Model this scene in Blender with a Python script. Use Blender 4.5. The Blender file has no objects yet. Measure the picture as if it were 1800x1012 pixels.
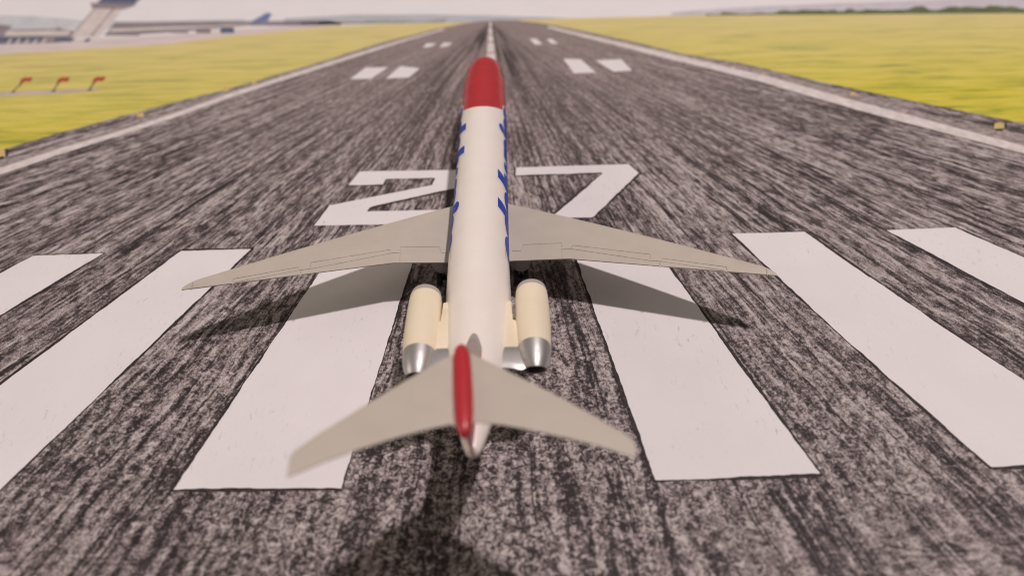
import bpy, bmesh, math, random
from mathutils import Vector, Matrix
from mathutils.geometry import tessellate_polygon
random.seed(7)
MM = 0.001
sc = bpy.context.scene
col = sc.collection
sin, cos, pi, rad = math.sin, math.cos, math.pi, math.radians

# ------------------------------------------------------------------ camera (solved from the model's known size)
CAM = Vector((3.69053714, -121.195503, 58.5027651))            # mm
FPX = 1307.312
def cam_axes(yaw, pit, roll):
    f = Vector((-sin(yaw)*cos(pit), cos(yaw)*cos(pit), -sin(pit)))
    r = f.cross(Vector((0, 0, 1))).normalized(); u = r.cross(f)
    return f, r*cos(roll)+u*sin(roll), u*cos(roll)-r*sin(roll)
CF, CR, CU = cam_axes(0.00149406556, 0.687872594, -0.0250186521)
def un(x, y, z=0.0):
    """point of the level z (mm) that the photograph shows at (x, y)"""
    d = CF + CR*((x-900)/FPX) - CU*((y-506)/FPX)
    return CAM + d*((z-CAM.z)/d.z)

cd = bpy.data.cameras.new('camera'); cam = bpy.data.objects.new('camera', cd); col.objects.link(cam)
m = Matrix.Identity(4)
for i in range(3):
    m[i][0], m[i][1], m[i][2], m[i][3] = CR[i], CU[i], -CF[i], CAM[i]*MM
cam.matrix_world = m
cd.sensor_width = 36; cd.lens = 36*FPX/1800
cd.clip_start = 0.002; cd.clip_end = 20
cd.dof.use_dof = True; cd.dof.focus_distance = 0.086; cd.dof.aperture_fstop = 22; cd.dof.aperture_blades = 0
sc.camera = cam
sc.render.engine = 'CYCLES'; sc.cycles.pixel_filter_type = 'BLACKMAN_HARRIS'; sc.cycles.filter_width = 1.1
sc.render.resolution_x, sc.render.resolution_y = 1024, 575
sc.view_settings.view_transform = 'Standard'; sc.view_settings.look = 'None'
sc.view_settings.exposure = 0; sc.view_settings.gamma = 1; sc.view_settings.use_curve_mapping = False

# ------------------------------------------------------------------ node helpers
class NT:
    def __init__(s, name):
        s.m = bpy.data.materials.new(name); s.m.use_nodes = True
        s.t = s.m.node_tree; s.b = s.t.nodes['Principled BSDF']
    def n(s, typ, **kw):
        o = s.t.nodes.new(typ)
        for k, v in kw.items(): setattr(o, k, v)
        return o
    def l(s, a, b): s.t.links.new(a, b)
    def math(s, op, a, b=None, clamp=False):
        o = s.n('ShaderNodeMath', operation=op); o.use_clamp = clamp
        for i, v in enumerate((a, b)):
            if v is None: continue
            if isinstance(v, (int, float)): o.inputs[i].default_value = v
            else: s.l(v, o.inputs[i])
        return o.outputs[0]
    def pos(s):
        tc = s.n('ShaderNodeTexCoord'); vm = s.n('ShaderNodeVectorMath', operation='SCALE')
        vm.inputs[3].default_value = 1000
        s.l(tc.outputs['Object'], vm.inputs[0]); return vm.outputs[0]
    def comb(s, x, y, z=0.0):
        c = s.n('ShaderNodeCombineXYZ')
        for i, v in enumerate((x, y, z)):
            if isinstance(v, (int, float)): c.inputs[i].default_value = v
            else: s.l(v, c.inputs[i])
        return c.outputs[0]
    def noise(s, vec, scale, detail=2, rough=.5, dist=0.0, col=False):
        o = s.n('ShaderNodeTexNoise'); o.inputs['Scale'].default_value = scale
        o.inputs['Detail'].default_value = detail; o.inputs['Roughness'].default_value = rough
        o.inputs['Distortion'].default_value = dist
        s.l(vec, o.inputs['Vector']); return o.outputs['Color' if col else 'Fac']
    def ramp(s, fac, stops, interp='LINEAR'):
        o = s.n('ShaderNodeValToRGB'); o.color_ramp.interpolation = interp
        e = o.color_ramp.elements
        while len(e) < len(stops): e.new(.5)
        for k, (p, c) in enumerate(stops):
            e[k].position = p; e[k].color = (c if isinstance(c, tuple) else (c, c, c)) + (1,)
        s.l(fac, o.inputs[0]); return o.outputs[0]
    def mix(s, fac, a, b, mode='MIX'):
        o = s.n('ShaderNodeMix', data_type='RGBA', blend_type=mode)
        for i, v in ((0, fac), (6, a), (7, b)):
            if isinstance(v, (int, float)): o.inputs[i].default_value = v
            elif isinstance(v, tuple): o.inputs[i].default_value = v+(1,)
            else: s.l(v, o.inputs[i])
        return o.outputs[2]
    def color(s, c): s.l(c, s.b.inputs['Base Color'])
    def set(s, **kw):
        for k, v in kw.items():
            s.b.inputs[k.replace('_', ' ')].default_value = v
    def bump(s, h, strength, dist):
        o = s.n('ShaderNodeBump'); o.inputs['Strength'].default_value = strength
        o.inputs['Distance'].default_value = dist*MM
        s.l(h, o.inputs['Height']); s.l(o.outputs[0], s.b.inputs['Normal'])

def print_finish(t):
    t.set(Roughness=.62); t.b.inputs['Specular IOR Level'].default_value = .28

VP = un(862, 38)                                  # the drawing's own vanishing point on the sheet

def mat_paper():
    t = NT('printed_paper'); p = t.pos()
    n1 = t.noise(p, .12, 3); n2 = t.noise(p, 1.2, 3, .6); n3 = t.noise(p, 6, 2, .6)
    c = t.ramp(n1, [(.3, (.835, .825, .835)), (.7, (.865, .855, .865))])
    c = t.mix(.10, c, t.ramp(n2, [(.3, (.6, .58, .58)), (.7, (1, 1, 1))]), 'MULTIPLY')
    c = t.mix(.06, c, t.ramp(n3, [(.3, (.5, .5, .5)), (.7, (1, 1, 1))]), 'MULTIPLY')
    t.color(c); print_finish(t); return t.m

def mat_white():
    """unprinted white with a few pencil flecks"""
    t = NT('white_marking_print'); p = t.pos()
    n1 = t.noise(p, .15, 3)
    c = t.ramp(n1, [(.3, (.80, .775, .785)), (.7, (.835, .81, .815))])
    mp = t.n('ShaderNodeMapping'); mp.inputs['Scale'].default_value = (1.5, .35, 1); mp.inputs['Rotation'].default_value = (0, 0, .5)
    t.l(p, mp.inputs['Vector'])
    fl = t.ramp(t.noise(mp.outputs[0], 1.7, 5, .72, .6), [(.60, 0.0), (.67, 1.0)])
    dens = t.ramp(t.noise(p, .09, 2), [(.42, .05), (.65, .6)])
    c = t.mix(t.math('MULTIPLY', fl, dens), c, (.42, .37, .36))
    g = t.noise(p, 9, 2, .6)
    c = t.mix(.07, c, t.ramp(g, [(.3, (.55, .53, .53)), (.7, (1, 1, 1))]), 'MULTIPLY')
    t.color(c); print_finish(t); return t.m

def polar(t, p):
    sx = t.n('ShaderNodeSeparateXYZ'); t.l(p, sx.inputs[0])
    dx = t.math('SUBTRACT', sx.outputs[0], VP.x); dy = t.math('SUBTRACT', VP.y, sx.outputs[1])
    th = t.math('ARCTAN2', dx, dy)
    r = t.math('SQRT', t.math('ADD', t.math('MULTIPLY', dx, dx), t.math('MULTIPLY', dy, dy)))
    return sx, dx, dy, th, r

def mat_runway():
    t = NT('crayon_asphalt_print'); p = t.pos()
    sx, dx, dy, th, r = polar(t, p)
    lr = t.math('LOGARITHM', t.math('ADD', r, 6.0), math.e)
    def pol(a, b, o, detail, rough, dist):
        return t.noise(t.comb(t.math('MULTIPLY', thw, a), t.math('MULTIPLY', lr, b), o), 1, detail, rough, dist)
    wob = t.math('MULTIPLY', t.math('SUBTRACT', t.noise(p, .10, 2), .5), .012)
    thw = t.math('ADD', th, wob)
    big = pol(46, 1.0, 0, 4, .64, .1)               # long pencil strokes running to the vanishing point
    med = pol(80, 4.2, 3.1, 4, .66, .2)
    gr1 = pol(150, 44, 7.7, 3, .62, .6)              # broken marks along the strokes
    wv = t.noise(p, .7, 2, .5, 0, True)
    off = t.n('ShaderNodeVectorMath', operation='SCALE'); off.inputs[3].default_value = .6; t.l(wv, off.inputs[0])
    pw = t.n('ShaderNodeVectorMath', operation='ADD'); t.l(p, pw.inputs[0]); t.l(off.outputs[0], pw.inputs[1])
    worm = t.noise(pw.outputs[0], 1.75, 2, .5, 1.0)  # worm-like crayon grain
    ridge = t.math('ABSOLUTE', t.math('SUBTRACT', t.noise(pw.outputs[0], 1.25, 1.5, .5, 1.0), .5))
    tooth = t.noise(p, 5.0, 2, .6, .4)
    lay = t.n('ShaderNodeMapping'); lay.inputs['Scale'].default_value = (.75, 1.9, 1); t.l(pw.outputs[0], lay.inputs['Vector'])
    flat = t.noise(lay.outputs[0], 1, 3, .6, .8)       # strokes lying crosswise below the stripes
    # thin black pencil strokes
    ln = t.math('ABSOLUTE', t.math('SUBTRACT', pol(42, .8, 21, 3, .6, .1), .5))
    gate = t.ramp(pol(40, 5, 33, 2, .5, .3), [(.46, 0.0), (.60, 1.0)])
    ln2 = t.math('ABSOLUTE', t.math('SUBTRACT', pol(75, .9, 55, 2, .5, .1), .5))
    gate2 = t.ramp(pol(60, 4, 71, 2, .5, .3), [(.44, 0.0), (.58, 1.0)])
    stroke = t.math('MAXIMUM', t.math('MULTIPLY', t.ramp(ln, [(.0, 1.0), (.014, .8), (.036, 0.0)]), gate), t.math('MULTIPLY', t.ramp(ln2, [(.0, .9), (.02, .7), (.05, 0.0)]), gate2))
    near = t.n('ShaderNodeMapRange'); near.inputs[1].default_value = 70; near.inputs[2].default_value = 118
    t.l(r, near.inputs[0])
    sd = t.n('ShaderNodeMapRange'); sd.inputs[1].default_value = .62; sd.inputs[2].default_value = .12
    t.l(t.math('ABSOLUTE', th), sd.inputs[0])
    oth = t.n('ShaderNodeMapRange'); oth.inputs[1].default_value = .12; oth.inputs[2].default_value = .30; t.l(t.math('ABSOLUTE', th), oth.inputs[0])
    low = t.n('ShaderNodeMapRange'); low.inputs[1].default_value = -82; low.inputs[2].default_value = -86; t.l(sx.outputs[1], low.inputs[0])
    nf = t.math('MAXIMUM', t.math('MULTIPLY', near.outputs[0], t.math('ADD', t.math('MULTIPLY', sd.outputs[0], .7), .2)), t.math('MULTIPLY', low.outputs[0], .8))
    far_v = t.math('ADD', t.math('MULTIPLY', med, .35), t.math('SUBTRACT', t.math('MULTIPLY', gr1, .9), .125))
    near_v = t.math('ADD', t.math('MULTIPLY', worm, .95), t.math('ADD', t.math('MULTIPLY', gr1, .35), t.math('MULTIPLY', ridge, .7)))
    near_v = t.math('SUBTRACT', near_v, .245)
    cross = t.n('ShaderNodeMix', data_type='FLOAT'); t.l(t.math('MULTIPLY', low.outputs[0], t.math('MULTIPLY', oth.outputs[0], .75)), cross.inputs[0])
    t.l(near_v, cross.inputs[2]); t.l(t.math('SUBTRACT', t.math('MULTIPLY', flat, 1.15), .06), cross.inputs[3]); near_v = cross.outputs[0]
    mx = t.n('ShaderNodeMix', data_type='FLOAT'); t.l(nf, mx.inputs[0]); t.l(far_v, mx.inputs[2]); t.l(near_v, mx.inputs[3])
    amp = t.math('SUBTRACT', .42, t.math('MULTIPLY', nf, .14))
    v = t.math('ADD', mx.outputs[0], t.math('MULTIPLY', t.math('SUBTRACT', big, .5), amp))
    v = t.math('ADD', v, t.math('ADD', .022, t.math('MULTIPLY', nf, .012)))
    v = t.math('ADD', v, t.math('MULTIPLY', t.math('SUBTRACT', med, .5), t.math('SUBTRACT', .22, t.math('MULTIPLY', nf, .12))))
    v = t.math('ADD', v, t.math('MULTIPLY', t.math('SUBTRACT', tooth, .5), .42))
    # blacker rubber streaks either side of the centre line towards the far end
    a = t.math('ABSOLUTE', th)
    band = t.ramp(a, [(0.0, .0), (.03, .1), (.10, 1.0), (.30, .8), (.55, .1), (.65, 0.0)])
    up = t.n('ShaderNodeMapRange'); up.inputs[1].default_value = 75; up.inputs[2].default_value = 12; t.l(r, up.inputs[0])
    streak = t.noise(t.comb(t.math('MULTIPLY', th, 18), t.math('MULTIPLY', lr, 1.0), 11), 1, 3, .6)
    drk = t.math('MULTIPLY', t.math('MULTIPLY', band, up.outputs[0]), t.ramp(streak, [(.38, 0.0), (.6, 1.0)]))
    v = t.math('SUBTRACT', v, t.math('MULTIPLY', drk, .24))
    v = t.math('SUBTRACT', v, t.math('MULTIPLY', stroke, .15))
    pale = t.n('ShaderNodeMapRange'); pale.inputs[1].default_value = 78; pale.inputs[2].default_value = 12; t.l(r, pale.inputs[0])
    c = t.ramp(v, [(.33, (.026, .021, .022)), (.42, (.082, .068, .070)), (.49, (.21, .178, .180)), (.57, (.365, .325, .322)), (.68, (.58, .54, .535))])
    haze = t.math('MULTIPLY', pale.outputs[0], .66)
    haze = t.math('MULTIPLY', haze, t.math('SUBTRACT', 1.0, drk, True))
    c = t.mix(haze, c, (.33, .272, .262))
    tint = t.noise(p, .16, 2)
    c = t.mix(.22, c, t.ramp(tint, [(.35, (.82, .66, .69)), (.65, (.82, .78, .66))]), 'MULTIPLY')
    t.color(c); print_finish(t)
    return t.m

def mat_grass(name, warm):
    t = NT(name); p = t.pos()
    mp = t.n('ShaderNodeMapping'); mp.inputs['Scale'].default_value = (.055, .62, 1); t.l(p, mp.inputs['Vector'])
    n1 = t.noise(mp.outputs[0], 1, 4, .6, .4)
    mp2 = t.n('ShaderNodeMapping'); mp2.inputs['Scale'].default_value = (.16, 1.7, 1); t.l(p, mp2.inputs['Vector'])
    n2 = t.noise(mp2.outputs[0], 1, 3, .6, .3)
    v = t.math('ADD', t.math('MULTIPLY', n1, .68), t.math('MULTIPLY', n2, .32))
    c = t.ramp(v, [(.33, (.17, .23, .04)), (.42, (.44, .44, .045)), (.50, (.64, .57, .055)), (.62, (.74, .64, .12))])
    sx = t.n('ShaderNodeSeparateXYZ'); t.l(p, sx.inputs[0])
    far = t.n('ShaderNodeMapRange'); far.inputs[1].default_value = -12 if warm else 2; far.inputs[2].default_value = 44; t.l(sx.outputs[1], far.inputs[0])
    f = t.math('MULTIPLY', far.outputs[0], t.math('ADD', .62, t.math('MULTIPLY', n1, .4)))
    c = t.mix(f, c, (.72, .62, .33))
    t.color(c); print_finish(t); return t.m

def mat_print(name, c, var=.15, scale=.8, sx=1.0):
    t = NT(name); p = t.pos()
    mp = t.n('ShaderNodeMapping'); mp.inputs['Scale'].default_value = (sx, 1, 1); t.l(p, mp.inputs['Vector'])
    n = t.noise(mp.outputs[0], scale, 4, .6, .4)
    lo = tuple(x*(1-var*2) for x in c); hi = tuple(min(.9, x*(1+var)) for x in c)
    t.color(t.ramp(n, [(.32, lo), (.66, hi)])); print_finish(t); return t.m

def mat_line():
    t = NT('pencil_outline_print'); p = t.pos()
    n = t.noise(p, 3.5, 3, .6)
    t.color(t.ramp(n, [(.35, (.018, .013, .014)), (.62, (.05, .038, .038)), (.75, (.2, .165, .16))])); print_finish(t); return t.m

def mat_paint(name, c, rough=.42, var=.05, bump=.012, spec=.4, coat=0.0, dust=0.0):
    t = NT(name); p = t.pos()
    n = t.noise(p, .35, 3, .55); f = t.noise(p, 7, 3, .6)
    k = t.ramp(n, [(.3, tuple(x*(1-var) for x in c)), (.7, tuple(min(.95, x*(1+var*.6)) for x in c))])
    if dust:
        d = t.ramp(t.noise(p, 4.2, 2, .8), [(.72, 0.0), (.80, 1.0)])
        k = t.mix(t.math('MULTIPLY', d, dust), k, tuple(x*.35 for x in c))
    t.color(k); t.set(Roughness=rough); t.b.inputs['Specular IOR Level'].default_value = spec
    t.l(t.ramp(t.noise(p, .8, 3), [(.3, rough-.06), (.7, rough+.08)]), t.b.inputs['Roughness'])
    t.b.inputs['Coat Weight'].default_value = coat; t.b.inputs['Coat Roughness'].default_value = .25
    t.bump(f, .5, bump); return t.m

def mat_metal(name, c, rough):
    t = NT(name); p = t.pos()
    n = t.noise(p, 1.3, 3, .6)
    t.color(t.ramp(n, [(.3, tuple(x*.8 for x in c)), (.7, c)]))
    t.l(t.ramp(n, [(.3, rough+.1), (.7, rough-.05)]), t.b.inputs['Roughness'])
    t.set(Metallic=.85); t.bump(t.noise(p, 6, 2), .4, .01); return t.m

M = dict(
    paper=mat_paper(), white=mat_white(), runway=mat_runway(), line=mat_line(),
    grass_l=mat_grass('left_grass_print', True), grass_r=mat_grass('right_grass_print', False),
    hill=mat_print('pale_blue_hill_print', (.60, .635, .66), .06, .3),
    hillmid=mat_print('grey_blue_hill_print', (.50, .53, .57), .06, .3, .3),
    hillfar=mat_print('lilac_hill_print', (.60, .58, .62), .05, .3),
    trees=mat_print('dark_tree_line_print', (.13, .17, .075), .22, .9, .5),
    treesfar=mat_print('far_tree_line_print', (.38, .385, .34), .15, .8, .3),
    apron=mat_print('pale_apron_print', (.70, .62, .60), .05, .5, .2),
    hangar=mat_print('grey_lilac_building_print', (.31, .27, .295), .2, .9, .12),
    roof=mat_print('pale_roof_print', (.68, .62, .58), .08, .6, .3),
    glass=mat_print('dark_blue_window_print', (.13, .16, .24), .35, 1.4),
    shaft=mat_print('beige_tower_print', (.70, .635, .605), .08, .6),
    shaftd=mat_print('grey_tower_shade_print', (.40, .35, .35), .1, .6),
    bluetail=mat_print('blue_tail_print', (.16, .24, .44), .15, .9),
    orange=mat_print('orange_lamp_print', (.48, .10, .04), .3, 1.6),
    pole=mat_print('grey_pole_print', (.13, .12, .09), .25, 1.2),
    track=mat_print('grey_track_print', (.55, .48, .38), .12, .5, .2),
    yellow=mat_print('yellow_lamp_print', (.66, .50, .20), .12, 1.5),
    smear=mat_print('rubbed_pale_crayon_print', (.38, .325, .315), .30, 1.6, .5),
    edge=mat_print('pale_edge_line_print', (.74, .68, .665), .10, .7),
    body=mat_paint('white_fuselage_paint', (.95, .885, .815), .36, .03, .012, .5, .3),
    red=mat_paint('red_paint', (.50, .022, .032), .38, .06, .015, .45, .2),
    blue=mat_paint('blue_lettering_paint', (.016, .06, .42), .45, .06, .004),
    halo=mat_paint('white_lettering_border_paint', (.86, .85, .86), .45, .02, .004),
    wing=mat_paint('grey_wing_paint', (.55, .50, .43), .44, .045, .02, .4, 0, .55),
    groove=mat_paint('panel_line_paint', (.49, .445, .38), .35, .1, .02, .6),
    cream=mat_paint('cream_engine_paint', (.90, .80, .60), .44, .03, .015),
    grey=mat_paint('grey_intake_paint', (.46, .43, .40), .4, .06, .01),
    metal=mat_metal('silver_nozzle_paint', (.58, .57, .56), .42),
    dark=mat_paint('dark_opening_paint', (.035, .032, .033), .6, .1, .01),
    gear=mat_paint('dark_grey_gear_plastic', (.30, .29, .28), .5, .1, .01),
    tyre=mat_paint('black_tyre_plastic', (.03, .03, .03), .6, .1, .01),
    window=mat_paint('dark_cockpit_glass', (.03, .032, .04), .25, .1, .002),
    pale=mat_paint('pale_grey_trim_glint_paint', (.74, .70, .70), .4, .05, .004),
    fin=mat_paint('grey_leading_edge_paint', (.30, .25, .245), .35, .06, .01),
)

# ------------------------------------------------------------------ mesh helpers (coordinates in mm)
def link(name, bm, mats, parent=None, smooth=None):
    me = bpy.data.meshes.new(name); 
    bmesh.ops.scale(bm, vec=(MM, MM, MM), verts=bm.verts)
    bm.to_mesh(me); bm.free()
    for k in (mats if isinstance(mats, (list, tuple)) else [mats]): me.materials.append(k)
    if smooth is not None:
        for f in me.polygons: f.use_smooth = True
        me.set_sharp_from_angle(angle=rad(smooth))
    o = bpy.data.objects.new(name, me); col.objects.link(o)
    if parent:
        o.parent = parent
        base = parent
        off = Vector((0, 0, 0))
        while base: off += base.location; base = base.parent
        o.location = -off
    return o

def fractal_line(a, b, step=.5, amp=.05):
    """a, b (2D) -> points from a up to but not including b, slightly hand-wobbly"""
    d = b-a; n = max(1, int(d.length/step)); nrm = Vector((-d.y, d.x)).normalized() if d.length > 0 else Vector((0, 0))
    out = []; w = 0
    for i in range(n):
        w = w*.7+random.uniform(-1, 1)*amp*.6
        out.append(a+d*(i/n)+(nrm*w if i else nrm*0))
    return out

def poly_bm(pts, z, bm=None, mat=0):
    bm = bm or bmesh.new()
    vs = [bm.verts.new((p.x, p.y, z)) for p in pts]
    for t in tessellate_polygon([[Vector((p.x, p.y, 0)) for p in pts]]):
        try: f = bm.faces.new([vs[i] for i in t]); f.material_index = mat
        except ValueError: pass
    bm.normal_update()
    for f in bm.faces:
        if f.normal.z < 0: f.normal_flip()
    return bm

def sheet_pts(px): return [Vector(un(x, y).xy) for x, y in px]

def patch(name, px, z, mat, parent, step=.6, amp=.05, outline=None, label=None, raw=False):
    """one printed shape of the sheet; outline = list of edge indices drawn over with pencil"""
    P = px if raw else sheet_pts(px)
    pts = []; runs = []
    for i in range(len(P)):
        seg = fractal_line(P[i], P[(i+1) % len(P)], step, amp); pts += seg; runs.append(seg+[P[(i+1) % len(P)]])
    bm = poly_bm(pts, z)
    if outline is not None:
        for i in outline:
            run = runs[i]; w = .26; prev = None
            for k, q in enumerate(run):
                d = (run[min(k+1, len(run)-1)]-run[max(k-1, 0)]); n = Vector((-d.y, d.x)).normalized()
                w += random.uniform(-.10, .10); w = min(.44, max(.08, w)); o = random.uniform(-.02, .02)
                c = (bm.verts.new((*(q+n*(w*.5+o)), z+.012)), bm.verts.new((*(q-n*(w*.5-o)), z+.012)))
                if prev:
                    f = bm.faces.new((prev[0], c[0], c[1], prev[1])); f.material_index = 1
                prev = c
        bm.normal_update()
        for f in bm.faces:
            if f.normal.z < 0: f.normal_flip()
    o = link(name, bm, [mat, M['line']], parent)
    if label: o['label'] = label
    return o

def ring_loft(rings, bm=None, cap0=True, cap1=True, mat=0):
    bm = bm or bmesh.new(); R = []
    for r in rings: R.append([bm.verts.new(v) for v in r])
    for a, b in zip(R, R[1:]):
        n = len(a)
        for i in range(n):
            f = bm.faces.new((a[i], a[(i+1) % n], b[(i+1) % n], b[i])); f.material_index = mat
    if cap0: bm.faces.new(list(reversed(R[0]))).material_index = mat
    if cap1: bm.faces.new(R[-1]).material_index = mat
    bmesh.ops.recalc_face_normals(bm, faces=bm.faces)
    return bm

def tube(bm, pts, w, seg=6, mat=0):
    rings = []
    for k, p in enumerate(pts):
        p = Vector(p); d = (Vector(pts[min(k+1, len(pts)-1)])-Vector(pts[max(k-1, 0)])).normalized()
        a = d.cross(Vector((0, 0, 1)));
        if a.length < 1e-4: a = Vector((1, 0, 0))
        a.normalize(); b = a.cross(d)
        rw = w[k] if isinstance(w, (list, tuple)) else w
        rings.append([p+(a*cos(2*pi*i/seg)+b*sin(2*pi*i/seg))*rw for i in range(seg)])
    return ring_loft(rings, bm, mat=mat)

def tag(o, label, cat, group=None):
    o['label'] = label; o['category'] = cat
    if group: o['group'] = group

# ================================================================== THE PRINTED SHEET
bm = bmesh.new()
x0, x1, y0, y1 = -200, 200, -165, 120
top = [bm.verts.new((x, y, 0)) for x, y in ((x0, y0), (x1, y0), (x1, y1), (x0, y1))]
bot = [bm.verts.new((v.co.x, v.co.y, -.35)) for v in top]
bm.faces.new(top); bm.faces.new(list(reversed(bot)))
for i in range(4): bm.faces.new((bot[i], bot[(i+1) % 4], top[(i+1) % 4], top[i]))
sheet = link('printed_sheet', bm, M['paper'])
tag(sheet, 'flat printed sheet with a drawn airport runway numbered 27, lying under the toy jet', 'printed sheet')

# far scenery of the drawing (flat print)
def shape(name, px, mat, z=.02, amp=.06, step=.8, label=None, outline=None):
    return patch(name, px, z, M[mat], sheet, step, amp, outline, label)
shape('hill', [(-60, 27), (40, 28), (90, 31), (138, 36), (230, 38), (330, 36), (430, 34), (430, 46), (200, 50), (-60, 54)], 'hill', .012)
shape('hill', [(500, 33), (620, 27), (760, 26), (900, 29), (1010, 33), (1010, 40), (860, 40), (500, 42)], 'hillmid', .012)
shape('hill', [(1180, 22), (1330, 12), (1480, 6), (1640, 0), (1900, -8), (1900, 24), (1180, 32)], 'hillfar', .012)
shape('apron', [(-90, 74), (130, 70), (300, 62), (420, 52), (600, 43), (600, 49), (420, 65), (283, 82), (0, 100), (-90, 106)], 'apron', .015)
grass_l = shape('grass', [(-260, 116), (-90, 104), (0, 96), (283, 79), (409, 64), (580, 47), (690, 43), (815, 40), (838, 41), (780, 60), (600, 112), (300, 200), (0, 290), (-260, 372)], 'grass_l', .02, .08, label='yellow-green drawn grass left of the runway')
grass_r = shape('grass', [(905, 36), (1000, 33), (1200, 28), (1500, 26), (1800, 24), (2040, 21), (2040, 300), (1800, 236), (1517, 175), (1300, 125), (1122, 84), (1000, 56)], 'grass_r', .02, .08, label='yellow-green drawn grass right of the runway')
# line of trees at the right, and the thin one beyond the left field
def hedge(name, xa, xb, top, base, hmin, hmax, step, mat, label):
    px = [(xa, base(xa))]; x = xa
    while x < xb:
        h = random.uniform(hmin, hmax)*top(x); px += [(x, base(x)-h), (x+step*.5, base(x)-h*random.uniform(.85, 1.15))]; x += step*random.uniform(.5, 1.3)
    px += [(xb, base(xb)-1), (xb, base(xb))]
    return shape(name, px, mat, .026, .1, .8, label)
hedge('tree_line', 1240, 1990, lambda x: .35+.65*min(1, max(0, (x-1240)/450)), lambda x: 28-(x-1200)*.007, 5, 15, 26, 'trees', 'dark green drawn trees on the horizon at right')
hedge('tree_line', 500, 780, lambda x: .6, lambda x: 45-(x-500)*.016, 6, 11, 22, 'treesfar', 'grey-green drawn trees beyond the left field')
# the runway with all of its shoulder
rl = [(-300, 360), (0, 265), (13, 261), (100, 235), (200, 208), (300, 182), (400, 157), (500, 128), (600, 98), (672, 75), (761, 53), (811, 43), (845, 38)]
rr = [(880, 36), (905, 36.5), (956, 42), (1035, 57), (1122, 76), (1200, 95), (1300, 111), (1433, 142), (1517, 160), (1650, 187), (1800, 217), (2060, 275)]
P = sheet_pts(rl+rr)
P = [Vector((-198, -40)), *P, Vector((198, -40)), Vector((198, -163)), Vector((-198, -163))]
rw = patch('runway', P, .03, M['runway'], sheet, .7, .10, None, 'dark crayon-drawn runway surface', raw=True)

# ---- painted markings on the drawn runway
def V_at(ax, ay, y):                       # along the ray from the drawing's vanishing point
    k = (y-38)/(ay-38); return (862+(ax-862)*k, y)
yt, yb = 0, 0
def stripe(la, ra, tl, tr, bl, br, label, outl):
    px = [V_at(*la, tl), V_at(*ra, tr), V_at(*ra, br), V_at(*la, bl)]
    patch('threshold_stripe', px, .05, M['white'], sheet, .45, .035, outl, label)
stripe((59, 449), (185, 445), 449, 445, 880, 880, 'white drawn threshold stripe, the outermost on the left', [0, 1, 3])
stripe((318, 440), (445, 437), 440, 437, 876, 872, 'white drawn threshold stripe, second from the left', [0, 1, 2, 3])
stripe((300, 862), (600, 860), 433, 430, 862, 860, 'white drawn threshold stripe just left of the toy jet', [1, 2, 3])
stripe((1150, 845), (1445, 835), 423, 421, 846, 835, 'white drawn threshold stripe just right of the toy jet', [1, 2, 3])
patch('threshold_stripe', [(1284, 411), (1417, 408), (1530, 487), (1648, 567), (1800, 668), (2000, 800), (2010, 812), (1741, 823), (1555, 660), (1402, 521)], .05, M['white'], sheet, .45, .035, [1, 2, 3, 4, 6, 7, 8, 9], 'white drawn threshold stripe, second from the right')
stripe((1556, 405), (1681, 400), 405, 400, 800, 796, 'white drawn threshold stripe, the outermost on the right', [1, 2, 3])

two = [(632, 302), (815, 299), (824, 317), (815, 329), (653, 365), (647, 372), (832, 368), (842, 392), (551, 397), (577, 362), (758, 326), (763, 314), (680, 315.5), (675, 326), (612, 327)]
seven = [(905, 295), (1107, 289), (1125, 305), (1043, 383), (964, 384.5), (1058, 305), (905, 310)]
patch('numeral', two, .05, M['white'], sheet, .5, .03, [3, 4, 8, 11, 10, 12, 13], 'large white drawn number 2')
patch('numeral', seven, .05, M['white'], sheet, .5, .03, [1, 2, 3, 4, 5, 6], 'large white drawn number 7')

patch('edge_smear', [(-260, 369), (0, 290), (100, 257), (200, 228), (300, 196), (400, 160), (600, 99), (700, 71), (760, 56), (762, 58), (600, 104), (400, 167), (300, 203), (200, 236), (100, 265), (0, 299), (-260, 382)], .04, M['smear'], sheet, .5, .13)
patch('edge_smear', [(2040, 310), (1800, 245), (1500, 165), (1350, 126), (1200, 95), (1080, 70), (980, 49), (980, 52), (1080, 76), (1200, 105), (1350, 142), (1500, 185), (1800, 264), (2040, 330)], .04, M['smear'], sheet, .5, .13)
patch('edge_line', [(-260, 377), (0, 296), (100, 263), (200, 234), (300, 202), (400, 166), (600, 103), (700, 73), (780, 51), (782, 53), (700, 77), (600, 109), (400, 174), (300, 210), (200, 243), (100, 274), (0, 309), (-260, 396)], .05, M['edge'], sheet, .6, .04, [16, 15, 14], 'pale edge line along the left side of the runway')
patch('edge_line', [(2040, 323), (1800, 257), (1500, 177), (1350, 135), (1200, 100), (1080, 73), (965, 47), (962, 50), (1080, 80), (1200, 111), (1350, 149), (1500, 193), (1800, 271), (2040, 338)], .05, M['edge'], sheet, .6, .04, [9, 10, 11, 12], 'pale edge line along the right side of the runway')
for px in ([(856, 95), (870, 94), (872, 109), (855, 109)], [(857, 76), (868, 76), (870, 92), (856, 93)], [(858, 62), (866, 62), (867.5, 74), (857.5, 74)], [(859, 50), (865, 50), (866, 60), (858.5, 60)], [(860, 40), (864, 40), (864.5, 48.5), (859.5, 48.5)]):
    patch('centre_line_dash', px, .05, M['edge'], sheet, .5, .04)
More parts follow.
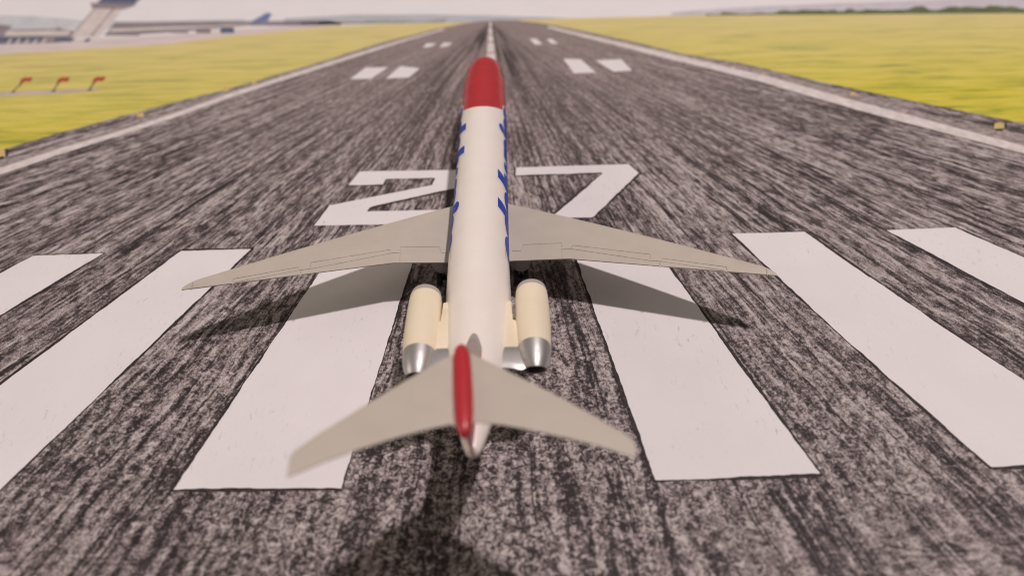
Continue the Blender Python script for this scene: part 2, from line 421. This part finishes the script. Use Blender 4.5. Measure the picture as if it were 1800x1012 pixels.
for px in ([(615, 140), (652, 139.5), (683, 119), (643, 119.5)], [(678, 139), (719, 137), (738, 121), (704, 117)],
           [(990, 104), (1021, 105), (1047, 128), (1009, 130)], [(1046, 107), (1092, 105), (1111, 125), (1079, 127)],
           [(743, 85), (757, 83), (768, 77), (750, 77)], [(772, 84), (787, 82), (796, 76), (780, 76)],
           [(931, 69), (943, 69), (954, 79), (940, 79)], [(960, 70), (970, 69), (982, 78), (970, 78)]):
    patch('touchdown_mark', px, .05, M['white'], sheet, .5, .05)

# ---- drawn airport buildings (flat print)
tw = shape('control_tower', [(167, 16), (217, 15), (205, 30), (180, 60), (170, 66), (124, 66), (146, 41)], 'shaft', .03, .04, label='beige drawn control tower with dark blue cab')
def sub(name, par, px, mat, z): return patch(name, px, z, M[mat], par, .8, .04)
sub('shaft_shade', tw, [(198, 15), (203, 15), (184, 38), (163, 64), (158, 64), (180, 38)], 'shaftd', .04)
sub('shaft_shade', tw, [(165, 16), (168, 16), (147, 41), (126, 64), (123, 64), (144, 40)], 'shaftd', .04)
sub('cab', tw, [(158, 6), (241, 7), (234, 12), (219, 17), (163, 16)], 'hangar', .04)
sub('cab_window', tw, [(170, 6), (236, 7), (254, -6), (186, -8)], 'glass', .045)
sub('cab_roof', tw, [(184, -7), (252, -5), (250, -14), (200, -15)], 'shaftd', .045)
hg = shape('terminal_building', [(183, 64), (202, 40), (300, 39), (440, 38), (580, 37), (600, 41), (600, 44), (440, 46), (300, 58)], 'hangar', .026, .06, label='long grey-lilac drawn terminal right of the tower')
sub('roof_band', hg, [(196, 51), (300, 48), (440, 44), (440, 45.5), (300, 52), (192, 57)], 'roof', .032)
for (a, b, y, w) in ((200, 245, 61, 2.5), (300, 330, 56, 3), (345, 370, 55.5, 3.5), (388, 411, 54.5, 4.5), (470, 560, 44, 2)):
    sub('vehicle_row', hg, [(a, y-w), (b, y-w*1.1), (b+1, y+w), (a-1, y+w)], 'hangar' if a != 388 else 'glass', .034)
lt = shape('terminal_building', [(-90, 50), (0, 44), (14, 45), (22, 47), (15, 53), (60, 52), (97, 52), (104, 48), (108, 52), (130, 54), (122, 72), (100, 76), (-90, 82)], 'hangar', .026, .06, label='low drawn terminal with pale roof and blue windows left of the tower')
sub('roof_band', lt, [(12, 55), (126, 55), (120, 63), (7, 64)], 'roof', .032)
sub('window_band', lt, [(-80, 68), (6, 66), (78, 66), (72, 73), (-1, 75.5), (-80, 77)], 'glass', .034)
for k in range(5): sub('post', lt, [(18+k*15, 69), (22+k*15, 69), (15+k*15, 79), (11+k*15, 79)], 'roof', .038)
sub('window_band', lt, [(97, 67), (132, 67), (126, 74), (95, 74)], 'glass', .034)
sub('window_band', lt, [(152, 69), (160, 68), (156, 74), (146, 74)], 'glass', .042)
shape('aircraft_tail', [(438, 40), (452, 33), (469, 23), (478, 25), (474, 32), (469, 39.5)], 'bluetail', .034, .04, label='blue drawn aircraft tail above the far terminal')

# ---- drawn lamps
shape('grass_track', [(-80, 163), (60, 160), (172, 156), (172, 160), (60, 168), (-80, 172)], 'track', .026, .08)
for (hx, hy, bx, by) in ((36, 146, 20.6, 163), (101, 146, 91.5, 161.5), (164, 145, 155, 160)):
    lp = patch('approach_light', [(hx-1, hy), (hx+1, hy-6), (hx+7, hy-9.5), (hx+15, hy-9), (hx+21, hy-10.5), (hx+20, hy-4), (hx+15, hy-1), (hx+10, hy-2.5), (hx+5, hy)], .045, M['orange'], sheet, .5, .06)
    patch('lamp_pole', [(hx, hy-3), (hx+5, hy-2), (hx+1, hy+4), (bx+4, by-2), (bx+8, by), (bx-3, by+1), (bx+1, by-2), (hx-2, hy+4)], .04, M['pole'], lp, .5, .05)
for (x, y, s) in ((-1, 270, 1.3), (247, 203, .75), (397, 158.5, .6), (447, 146, .5), (1757, 222, 1.05), (1500, 166, .62), (1342, 132, .42), (1289, 120, .4), (1152, 89, .38), (1100, 78, .35)):
    yl = patch('edge_light', [(x-9*s, y+5*s), (x-8*s, y-5*s), (x+2*s, y-6*s), (x+8*s, y-3*s), (x+7*s, y+4*s)], .045, M['yellow'], sheet, .4, .04)
    if s > 1:
        for q in ([(-9, 5), (7, 4), (5, 8), (-6, 9)], [(8, -6), (12, -6), (12, 4), (9, 5)]):
            patch('lamp_foot', [(x+a*s, y+b*s) for a, b in q], .05, M['line'], yl, .4, .03)

# ================================================================== THE TOY JET
jet = bpy.data.objects.new('model_airplane', None); col.objects.link(jet)
jet.location = (0, -.045, 0); jet.empty_display_size = .01
tag(jet, 'white toy jet with red nose, grey wings and red tail, standing on the printed runway', 'toy airplane')
FX = -.10                                                    # the toy stands a hair to the left
ZC, RB = 7.28, 3.38
#          distance from nose, half width, centre height
prof = [(0, .05, 6.7), (.12, .85, 6.71), (.4, 1.45, 6.75), (.9, 1.97, 6.82), (1.6, 2.36, 6.9), (2.6, 2.66, 7.0), (4, 2.90, 7.1), (5.8, 3.10, 7.17), (9.2, 3.28, 7.24),
        (12, 3.32, 7.27), (18, 3.37, 7.28), (24, 3.39, 7.28), (34, 3.40, 7.28), (50, 3.42, 7.28), (59, 3.46, 7.28), (64, 3.46, 7.28), (68, 3.34, 7.34),
        (71.5, 3.03, 7.48), (75, 2.62, 7.74), (78.5, 2.0, 8.1), (81, 1.38, 8.48), (83, .88, 8.75), (83.9, .58, 8.85), (84.3, .1, 8.9)]
YN = 1.65                                                     # nose tip
def body_at(y):
    d = YN-y
    for (a, ra, za), (b, rb, zb) in zip(prof, prof[1:]):
        if a <= d <= b:
            k = (d-a)/(b-a); return ra+(rb-ra)*k, za+(zb-za)*k
    return prof[-1][1:]
NS = 64
def red_edge(phi):                                           # slanted red / white border
    return -17.6-4.0*cos(phi)
def ring(yf):
    out = []
    for i in range(NS):
        ph = 2*pi*i/NS; y = yf(ph); r, z = body_at(y)
        out.append((FX+.14*max(0, min(1, (-56-y)/5))+r*sin(ph), y, z+r*cos(ph)))
    return out
ds = sorted(set([p[0] for p in prof]+[x*1.0 for x in range(1, 85)]))
def curved(d, tail):                                         # ring positions blend into the slanted border
    if not tail:
        k = max(0, min(1, d/21)); return lambda ph: YN-d+k*k*(red_edge(ph)+17.6) if d < 20.2 else None
    return None
# nose shell
rings = []
for d in [0, .06, .15, .3, .5, .8, 1.2, 1.7, 2.3, 3, 3.8, 4.8, 6, 7.5, 9, 11, 13, 15, 17, 18.6]:
    k = (d/20.2)**2
    rings.append(ring(lambda ph, d=d, k=k: YN-d-k*4.0*cos(ph)))
rings.append(ring(red_edge))
nose = link('nose_section', ring_loft(rings, None, True, False), M['red'], jet, 50)
nose['label'] = 'red nose section'
rings = [ring(red_edge)]
for d in [23, 26, 29, 32, 36, 40, 44, 48, 52, 56, 60, 62, 64, 66, 68, 70, 71.5, 73, 75, 77, 78.5, 80, 81, 82, 83, 83.5, 83.9, 84.15, 84.3]:
    k = max(0, (32-d)/10.0) if d < 32 else 0
    rings.append(ring(lambda ph, d=d, k=k: YN-d-k*2.2*cos(ph)))
fus = link('fuselage', ring_loft(rings, None, False, True), M['body'], jet, 50)

# cockpit glazing and its pale frame wrapped on the nose
def wrap_strip(bm, pts, w, lift, mat=0):
    prev = None
    for k, (y, ph) in enumerate(pts):
        a = pts[max(k-1, 0)]; b = pts[min(k+1, len(pts)-1)]
        r, z = body_at(y); dy = b[0]-a[0]; da = (b[1]-a[1])*r; l = math.hypot(dy, da) or 1
        ny, na = -da/l, dy/l; pr = []
        for s in (-.5, .5):
            yy = y+ny*w*s; pp = ph+na*w*s/r; r2, z2 = body_at(yy); r2 += lift
            pr.append(bm.verts.new((FX+r2*sin(pp), yy, z2+r2*cos(pp))))
        if prev: bm.faces.new((prev[0], prev[1], pr[1], pr[0])).material_index = mat
        prev = pr
def fixn(bm, c=None):
    bm.normal_update()
    for f in bm.faces:
        ce = f.calc_center_median(); r, z = body_at(ce.y)
        if f.normal.dot(Vector((ce.x-FX, 0, ce.z-z))) < 0: f.normal_flip()
for s in (-1, 1):
    bm = bmesh.new()
    for (ya, yb_) in ((-1.3, -3.1), (-3.35, -4.9), (-5.1, -6.6)):
        g = []
        for i in range(5):
            for j in range(4):
                y = ya+(yb_-ya)*i/4; ph = s*rad(58+(j/3)*26+(6 if ya > -2 else 0)); r, z = body_at(y); r += .03
                g.append(bm.verts.new((FX+r*sin(ph), y, z+r*cos(ph))))
        for i in range(4):
            for j in range(3): bm.faces.new((g[i*4+j], g[i*4+j+1], g[i*4+j+5], g[i*4+j+4]))
    fixn(bm)
    cw = link('cockpit_window', bm, M['window'], jet, 60)
    bm = bmesh.new()
    wrap_strip(bm, [(-7.0-2.4*(k/12)**1.5, s*rad(46+50*k/12)) for k in range(13)], .13, .03); fixn(bm)
    link('window_frame', bm, M['pale'], cw, 60)
    # passenger door outline behind the wing
    bm = bmesh.new(); yd = -53.9
    o = [(yd, s*rad(64)), (yd-.35, s*rad(62)), (yd-1.2, s*rad(62)), (yd-1.55, s*rad(64)), (yd-1.5, s*rad(80)), (yd-1.4, s*rad(96))]
    o2 = []
    for a, b in zip(o, o[1:]):
        for k in range(4): o2.append((a[0]+(b[0]-a[0])*k/4, a[1]+(b[1]-a[1])*k/4))
    wrap_strip(bm, o2, .08, .02); 
    wrap_strip(bm, [(yd, s*rad(64+32*k/8)) for k in range(9)], .08, .02); fixn(bm)
    link('rear_door_outline', bm, M['grey'], jet, 60)

# lettering wrapped round both sides of the fuselage
def text_bm(off):
    cu = bpy.data.curves.new('t', 'FONT'); cu.body = 'edelweiss'; cu.size = 1; cu.shear = .30; cu.offset = off; cu.resolution_u = 6
    cu.space_character = 1.0
    o = bpy.data.objects.new('t', cu); col.objects.link(o)
    dg = bpy.context.evaluated_depsgraph_get(); me = bpy.data.meshes.new_from_object(o.evaluated_get(dg))
    bm = bmesh.new(); bm.from_mesh(me)
    bpy.data.objects.remove(o); bpy.data.curves.remove(cu); bpy.data.meshes.remove(me)
    return bm
def lettering(side):
    full = bmesh.new()
    for mi, (off, lift) in enumerate(((.092, .02), (.060, .035))):
        bm = text_bm(off)
        if mi == 0:
            xs = [v.co.x for v in bm.verts]; ys = [v.co.y for v in bm.verts]
            ext = (min(xs)+.035, max(xs)-.035, max(ys)-.035)
        xa, xb, yh = ext
        for v in bm.verts:
            v.co.x = (v.co.x-xa)/(xb-xa)*(37.8 if side < 0 else 38.4); v.co.y = v.co.y/yh*4.0
        for it in range(4):
            es = [e for e in bm.edges if e.calc_length() > .45]
            if not es: break
            bmesh.ops.subdivide_edges(bm, edges=es, cuts=1)
            bmesh.ops.triangulate(bm, faces=bm.faces)
        vm = {}
        for v in bm.verts:
            y = -15.9-v.co.x if side < 0 else -56.0+v.co.x
            r, z = body_at(y); r += lift; ph = rad(108)-v.co.y/3.42
            vm[v.index] = full.verts.new((FX+side*r*sin(ph), y, z+r*cos(ph)))
        bm.verts.index_update()
        for f in bm.faces:
            try: full.faces.new([vm[v.index] for v in f.verts]).material_index = mi
            except ValueError: pass
        bm.free()
    fixn(full); bm_ = full
    return link('lettering', bm_, [M['halo'], M['blue']], jet, 70)
for s in (-1, 1):
    l = lettering(s); l['label'] = 'blue edelweiss lettering with white border'

# ---- wings
def wing_le(x): 
    k = (x-3.78)/(31.65-3.78); return -38.76-16.94*k+.35*sin(pi*max(0, min(1, k)))
def wing_te(x):
    if x <= 10.43: return -50.95-(x-3.78)*.07
    k = (x-10.43)/(32.85-10.43); return -51.42-6.1*k
def wing_z(x): return 4.88+(x-3.78)*.0728
def section(x, le, te, z, thk, n=14, te_thk=.16):
    """closed aerofoil-like outline, top then bottom"""
    up, lo = [], []
    for i in range(n+1):
        k = (1-cos(pi*i/n))/2; y = le+(te-le)*k
        h = thk*(1.9*math.sqrt(max(k, 0))*(1-k)*.75+.0)+te_thk*.5*k
        up.append((x, y, z+h*.85)); lo.append((x, y, z-h*.7))
    return up+lo[::-1][:-1] if True else up
def wing(side):
    secs = []
    xs = [2.2, 3.0, 3.8, 5.5, 7.5, 9.5, 10.43, 11.5, 13.5, 16, 19, 22, 25, 28, 30, 31.3, 31.65]
    for x in xs:
        t = 1.30-(x/33)*.85
        secs.append(section(side*x, wing_le(x), wing_te(x), wing_z(x), t))
    # rounded tip
    for x, fl, th in ((32.1, .25, .36), (32.5, .52, .30), (32.8, .80, .2)):
        a, b = wing_le(31.65), wing_te(x); secs.append(section(side*x, a+(b-a)*fl, b, wing_z(x), th*1.0, te_thk=.12))
    bm = ring_loft(secs)
    return link('wing', bm, M['wing'], jet, 38)
wl, wr = wing(-1), wing(1)
def wing_top(x, y):
    x = abs(x); le, te = wing_le(x), wing_te(x); k = min(1, max(0, (y-le)/(te-le))); t = 1.30-(x/33)*.85
    return wing_z(x)+(t*1.9*math.sqrt(k)*(1-k)*.75+.08*k)*.85
def onwing(px, py):
    z = 6.0
    for _ in range(6):
        p = un(px, py, z); z = wing_top(p.x, p.y)
    return p
lines = [[(900, 441), (916, 441), (920, 430), (988, 427)], [(988, 427), (988, 437), (988, 453)], [(988, 437), (1002, 437), (1007, 431), (1143, 447), (1143, 458)],
         [(1002, 437), (1143, 458), (1160, 459)], [(1160, 470), (1160, 459), (1165, 454), (1277, 469), (1278, 479)], [(1160, 459), (1272, 475)], [(1347, 472), (1349, 485)]]
L3 = [[onwing(*q) for q in ln] for ln in lines]
for s, w in ((1, wr), (-1, wl)):
    bm = bmesh.new()
    for ln in L3:
        pts = []
        for a, b in zip(ln, ln[1:]):
            n = max(1, int((b-a).length/.6))
            for k in range(n):
                q = a+(b-a)*(k/n); pts.append(Vector((s*abs(q.x), q.y, wing_top(q.x, q.y)+.002)))
        q = ln[-1]; pts.append(Vector((s*abs(q.x), q.y, wing_top(q.x, q.y)+.002)))
        tube(bm, pts, .042, 6)
    link('panel_lines', bm, M['groove'], w, 60)
    bm = bmesh.new()                                        # pale bumps added at panel-line corners to imitate glints
    for (px, py) in ((988, 432), (988, 437), (1003, 436), (1143, 458), (1162, 458), (1160, 468), (1277, 477), (916, 441)):
        q = onwing(px, py); mtx = Matrix.Translation((s*abs(q.x), q.y, wing_top(q.x, q.y)+.01)) @ Matrix.Diagonal((1, .8, .6, 1))
        bmesh.ops.create_uvsphere(bm, u_segments=8, v_segments=6, radius=.11, matrix=mtx)
    link('glint_bumps', bm, M['pale'], w, 60)
# wing root fairing under the body
bm = bmesh.new(); rg = []
for y, w_, zb in ((-36, 2.2, 4.4), (-38.5, 3.2, 3.75), (-44, 3.45, 3.6), (-50, 3.45, 3.65), (-54, 2.9, 3.9), (-57, 1.8, 4.4)):
    rg.append([(FX+w_*cos(a), y, 5.2+(5.2-zb)*sin(a)) for a in [2*pi*i/24 for i in range(24)]])
link('wing_fairing', ring_loft(rg), M['wing'], jet, 50)

# ---- engines
AZ = 8.45
def engine(side):
    cx = -5.42 if side < 0 else 5.62
    sh = -.45 if side < 0 else 0                            # the left engine sits a little further back
    def lathe(profile, n=40):
        return [[(cx+r*cos(2*pi*i/n), y+sh, AZ-dz+r*sin(2*pi*i/n)) for i in range(n)] for (y, r, dz) in profile]
    bm = ring_loft(lathe([(-61.45, 1.66, 0), (-62.2, 1.71, 0), (-64, 1.75, 0), (-66.5, 1.75, 0), (-68.2, 1.71, .03), (-69.55, 1.63, .06)]), None, False, True)
    na = link('engine_nacelle', bm, M['cream'], jet, 40)
    bm = ring_loft(lathe([(-62.6, 1.2, 0), (-61.2, 1.27, 0), (-60.75, 1.36, 0), (-60.62, 1.46, 0), (-60.75, 1.56, 0), (-61.1, 1.63, 0), (-61.45, 1.66, 0)]), None, False, False)
    link('intake_lip', bm, M['grey'], na, 50)
    bm = ring_loft(lathe([(-62.4, .05, 0), (-62.35, .6, 0), (-62.3, 1.23, 0)]), None, True, False)
    link('fan', bm, M['dark'], na, 50)
    bm = ring_loft(lathe([(-69.55, 1.63, .06), (-70.2, 1.60, .1), (-71.0, 1.48, .16), (-71.7, 1.28, .24), (-72.15, 1.12, .28), (-72.2, 1.04, .28), (-72.05, .98, .28), (-71.3, .92, .28)]), None, False, False)
    def scarf(bm):                                         # the rear rim is cut slanting, upper lip further back
        for v in bm.verts:
            k = max(0, min(1, (-70.2+sh-v.co.y)/1.6)); v.co.y -= k*.5*(v.co.z-(AZ-.2))
    scarf(bm)
    nz = link('exhaust_nozzle', bm, M['metal'], na, 35)
    bm = ring_loft(lathe([(-71.35, .93, .28), (-71.3, .3, .28), (-71.3, .02, .28)]), None, False, True)
    scarf(bm); link('exhaust_opening', bm, M['dark'], nz, 50)
    # pylon: cream in front, bare metal behind
    def plate(ys, mat, name, par):
        secs = []
        for (x, ya, yb_, h) in ys:
            xx = side*x; prof_ = []
            for k in range(9):
                q = k/8; y = ya+(yb_-ya)*q; t = h*(.35+.65*math.sqrt(max(0, 1-(2*q-1)**2))) ; prof_.append((xx, y, AZ+.25+t))
            for k in range(8, -1, -1):
                q = k/8; y = ya+(yb_-ya)*q; t = h*(.35+.65*math.sqrt(max(0, 1-(2*q-1)**2))); prof_.append((xx, y, AZ+.25-t))
            secs.append(prof_)
        return link(name, ring_loft(secs), mat, par, 45)
    py = plate([(2.2, -62.6, -69.6, .34), (3.5, -62.9, -69.6, .34), (3.62, -65.7, -69.6, .34), (4.6, -66.2, -69.6, .32)], M['cream'], 'engine_pylon', jet)
    plate([(1.6, -69.6, -72.2, .30), (3.3, -69.6, -72.4, .30), (4.3, -69.6, -72.7, .28), (4.9, -69.6, -72.3, .2)], M['metal'], 'pylon_tail', py)
for s in (-1, 1): engine(s)

# ---- fin and T-tail
def fin_le(z): k = (z-10.3)/(17.75-10.3); return -69.0-12.6*k-.9*sin(pi*max(0, min(1, k)))*0
def fin_te(z): k = (z-8.7)/(17.75-8.7); return -82.4-4.3*k
LEAN = -.35
bm = bmesh.new(); secs = []; le_secs = []
zs = [9.0, 9.8, 10.3, 11, 12, 13, 14, 15, 16, 17, 17.75]
for z in zs:
    le = fin_le(max(z, 10.3)) if z >= 10.3 else -69.0+(10.3-z)*1.0
    te = fin_te(z); hw = .80-.025*(z-10); xo = FX+LEAN*(z-10)/8*.0
    s = []
    N = 22
    for i in range(N+1):
        k = (i/N)**1.8; h = hw*min(1, (k/.16)**.5 if k < .16 else 1-.8*((k-.16)/.84)**1.3); s.append((xo+h, le+(te-le)*k, z))
    for i in range(N-1, 0, -1):
        k = (i/N)**1.8; h = hw*min(1, (k/.16)**.5 if k < .16 else 1-.8*((k-.16)/.84)**1.3); s.append((xo-h, le+(te-le)*k, z))
    secs.append(s)
bm = ring_loft(secs)
for f in bm.faces:
    c = f.calc_center_median(); z = c.z; le = fin_le(max(z, 10.3))
    k = (c.y-le)/(fin_te(z)-le)
    if k < .17: f.material_index = 1
fin = link('tail_fin', bm, [M['red'], M['fin']], jet, 50); fin['label'] = 'red tail fin with grey leading edge'
# tail cone: slim wedge below the fin
# stabilisers, outline read off at the level of the T-tail
HZ = 17.6
def stab(pl, side):
    """pl: list of (front point, rear point) in photograph coordinates from root to tip"""
    secs = []
    n = len(pl)
    for i, (a, b, t) in enumerate(pl):
        A = un(*a, HZ); B = un(*b, HZ); secs.append([]); N = 12
        zc = HZ
        up, lo = [], []
        for j in range(N+1):
            k = (1-cos(pi*j/N))/2; p = A+(B-A)*k; h = t*(1.9*math.sqrt(k)*(1-k)*.75)+.05*k+.0
            up.append((p.x, p.y, zc+h*.6)); lo.append((p.x, p.y, zc-h))
        secs[-1] = up+lo[::-1][:-1]
    bm = ring_loft(secs)
    return link('horizontal_stabiliser', bm, M['wing'], jet, 40)
stab([((812, 616), (812, 753), .75), ((790, 626), (790, 746), .72), ((740, 653), (740, 757), .66), ((680, 688), (680, 774), .6), ((620, 725), (620, 793), .5), ((560, 762), (560, 815), .42),
      ((530, 783), (530, 828), .34), ((517, 792), (511, 835), .27), ((509, 803), (504, 838), .14)], -1)
stab([((812, 614), (812, 752), .75), ((840, 626), (840, 742), .72), ((880, 646), (880, 746), .68), ((930, 670), (930, 755), .6), ((990, 700), (990, 768), .52), ((1050, 733), (1050, 783), .42),
      ((1090, 757), (1090, 796), .34), ((1107, 767), (1111, 803), .27), ((1116, 776), (1120, 806), .14)], 1)
# bullet on top of the fin
A = un(811, 606, 17.9); B = un(817, 770, 17.7)
rg = []
d = (B-A); sidev = Vector((d.y, -d.x, 0)).normalized()
for k, r in ((0, .08), (.02, .36), (.06, .56), (.15, .69), (.35, .74), (.55, .74), (.75, .70), (.88, .6), (.95, .46), (.99, .22), (1, .05)):
    c = A+d*k; c = Vector((c.x, c.y, 17.75+.1*(1-k)))
    rg.append([c+sidev*(r*cos(2*pi*i/20))+Vector((0, 0, r*.95*sin(2*pi*i/20))) for i in range(20)])
b = link('fin_top_fairing', ring_loft(rg), M['red'], jet, 50)
b['label'] = 'red rounded fairing on top of the tail'

# ---- landing gear
def wheel_bm(x, y, z, r, w):
    bm = bmesh.new(); n = 24
    rg = [[(x+dx, y+rr_*cos(2*pi*i/n), z+rr_*sin(2*pi*i/n)) for i in range(n)] for dx, rr_ in ((-w/2, r*.8), (-w*.35, r), (w*.35, r), (w/2, r*.8))]
    return ring_loft(rg, bm)
for s in (-1, 1):
    bm = bmesh.new(); x = s*4.75
    tube(bm, [(x, -48.9, 4.8), (x, -49.0, 3.0), (x, -49.0, .95)], [.42, .38, .34], 14)
    lg = link('main_gear_leg', bm, M['gear'], jet, 50)
    rg = []
    for dz, rr_ in ((4.6, 1.0), (3.6, 1.05), (3.0, .95), (2.6, .6)):
        rg.append([(x+rr_*1.15*cos(2*pi*i/20), -49.6+rr_*.8*sin(2*pi*i/20), dz) for i in range(20)])
    link('gear_fairing', ring_loft(rg), M['gear'], lg, 40)
    for q in (-.62, .62): link('wheel', wheel_bm(x+q, -49.0, 1.09, 1.03, .62), M['tyre'], lg, 40)
bm = bmesh.new(); tube(bm, [(FX, -4.6, 5.0), (FX, -4.8, .75)], [.3, .24], 12)
ng = link('nose_gear_leg', bm, M['gear'], jet, 50)
for q in (-.36, .36): link('wheel', wheel_bm(FX+q, -4.8, .80, .74, .4), M['tyre'], ng, 40)

# ================================================================== LIGHT: one warm ceiling lamp, dim warm room
w = bpy.data.worlds.new('World'); sc.world = w; w.use_nodes = True
nt = w.node_tree; bg = nt.nodes['Background']
tc = nt.nodes.new('ShaderNodeTexCoord'); sp = nt.nodes.new('ShaderNodeSeparateXYZ'); rp = nt.nodes.new('ShaderNodeValToRGB')
mr = nt.nodes.new('ShaderNodeMapRange'); mr.inputs[1].default_value = -1; mr.inputs[2].default_value = 1
nt.links.new(tc.outputs['Generated'], sp.inputs[0]); nt.links.new(sp.outputs[2], mr.inputs[0]); nt.links.new(mr.outputs[0], rp.inputs[0])
e = rp.color_ramp.elements
e[0].position = .45; e[0].color = (.10, .088, .075, 1); e[1].position = .95; e[1].color = (1.0, .90, .80, 1)
k = e.new(.62); k.color = (.42, .37, .33, 1)
m2 = nt.nodes.new('ShaderNodeMapRange'); m2.inputs[1].default_value = -.9; m2.inputs[2].default_value = .8; m2.inputs[3].default_value = .03; m2.inputs[4].default_value = .36
nt.links.new(sp.outputs[1], m2.inputs[0]); nt.links.new(m2.outputs[0], bg.inputs[1])      # the photographer darkens the side behind the camera
nt.links.new(rp.outputs[0], bg.inputs[0])
ld = bpy.data.lights.new('ceiling_lamp', 'AREA'); ld.shape = 'DISK'; ld.size = .065; ld.energy = 10.4; ld.color = (1, .865, .86)
lo = bpy.data.objects.new('ceiling_lamp', ld); col.objects.link(lo)
dr = Vector((.285, .135, 1)).normalized(); lo.location = Vector((0, -.05, 0))+dr*1.25
lo.rotation_euler = (-dr).to_track_quat('-Z', 'Y').to_euler()

fd = bpy.data.lights.new('room_lamp', 'AREA'); fd.shape = 'DISK'; fd.size = .7; fd.energy = 3.2; fd.color = (1, .85, .72)
fo = bpy.data.objects.new('room_lamp', fd); col.objects.link(fo)
fo.location = (-1.05, -.10, .40); fo.rotation_euler = (Vector((0, -.05, 0))-fo.location).to_track_quat('-Z', 'Y').to_euler()
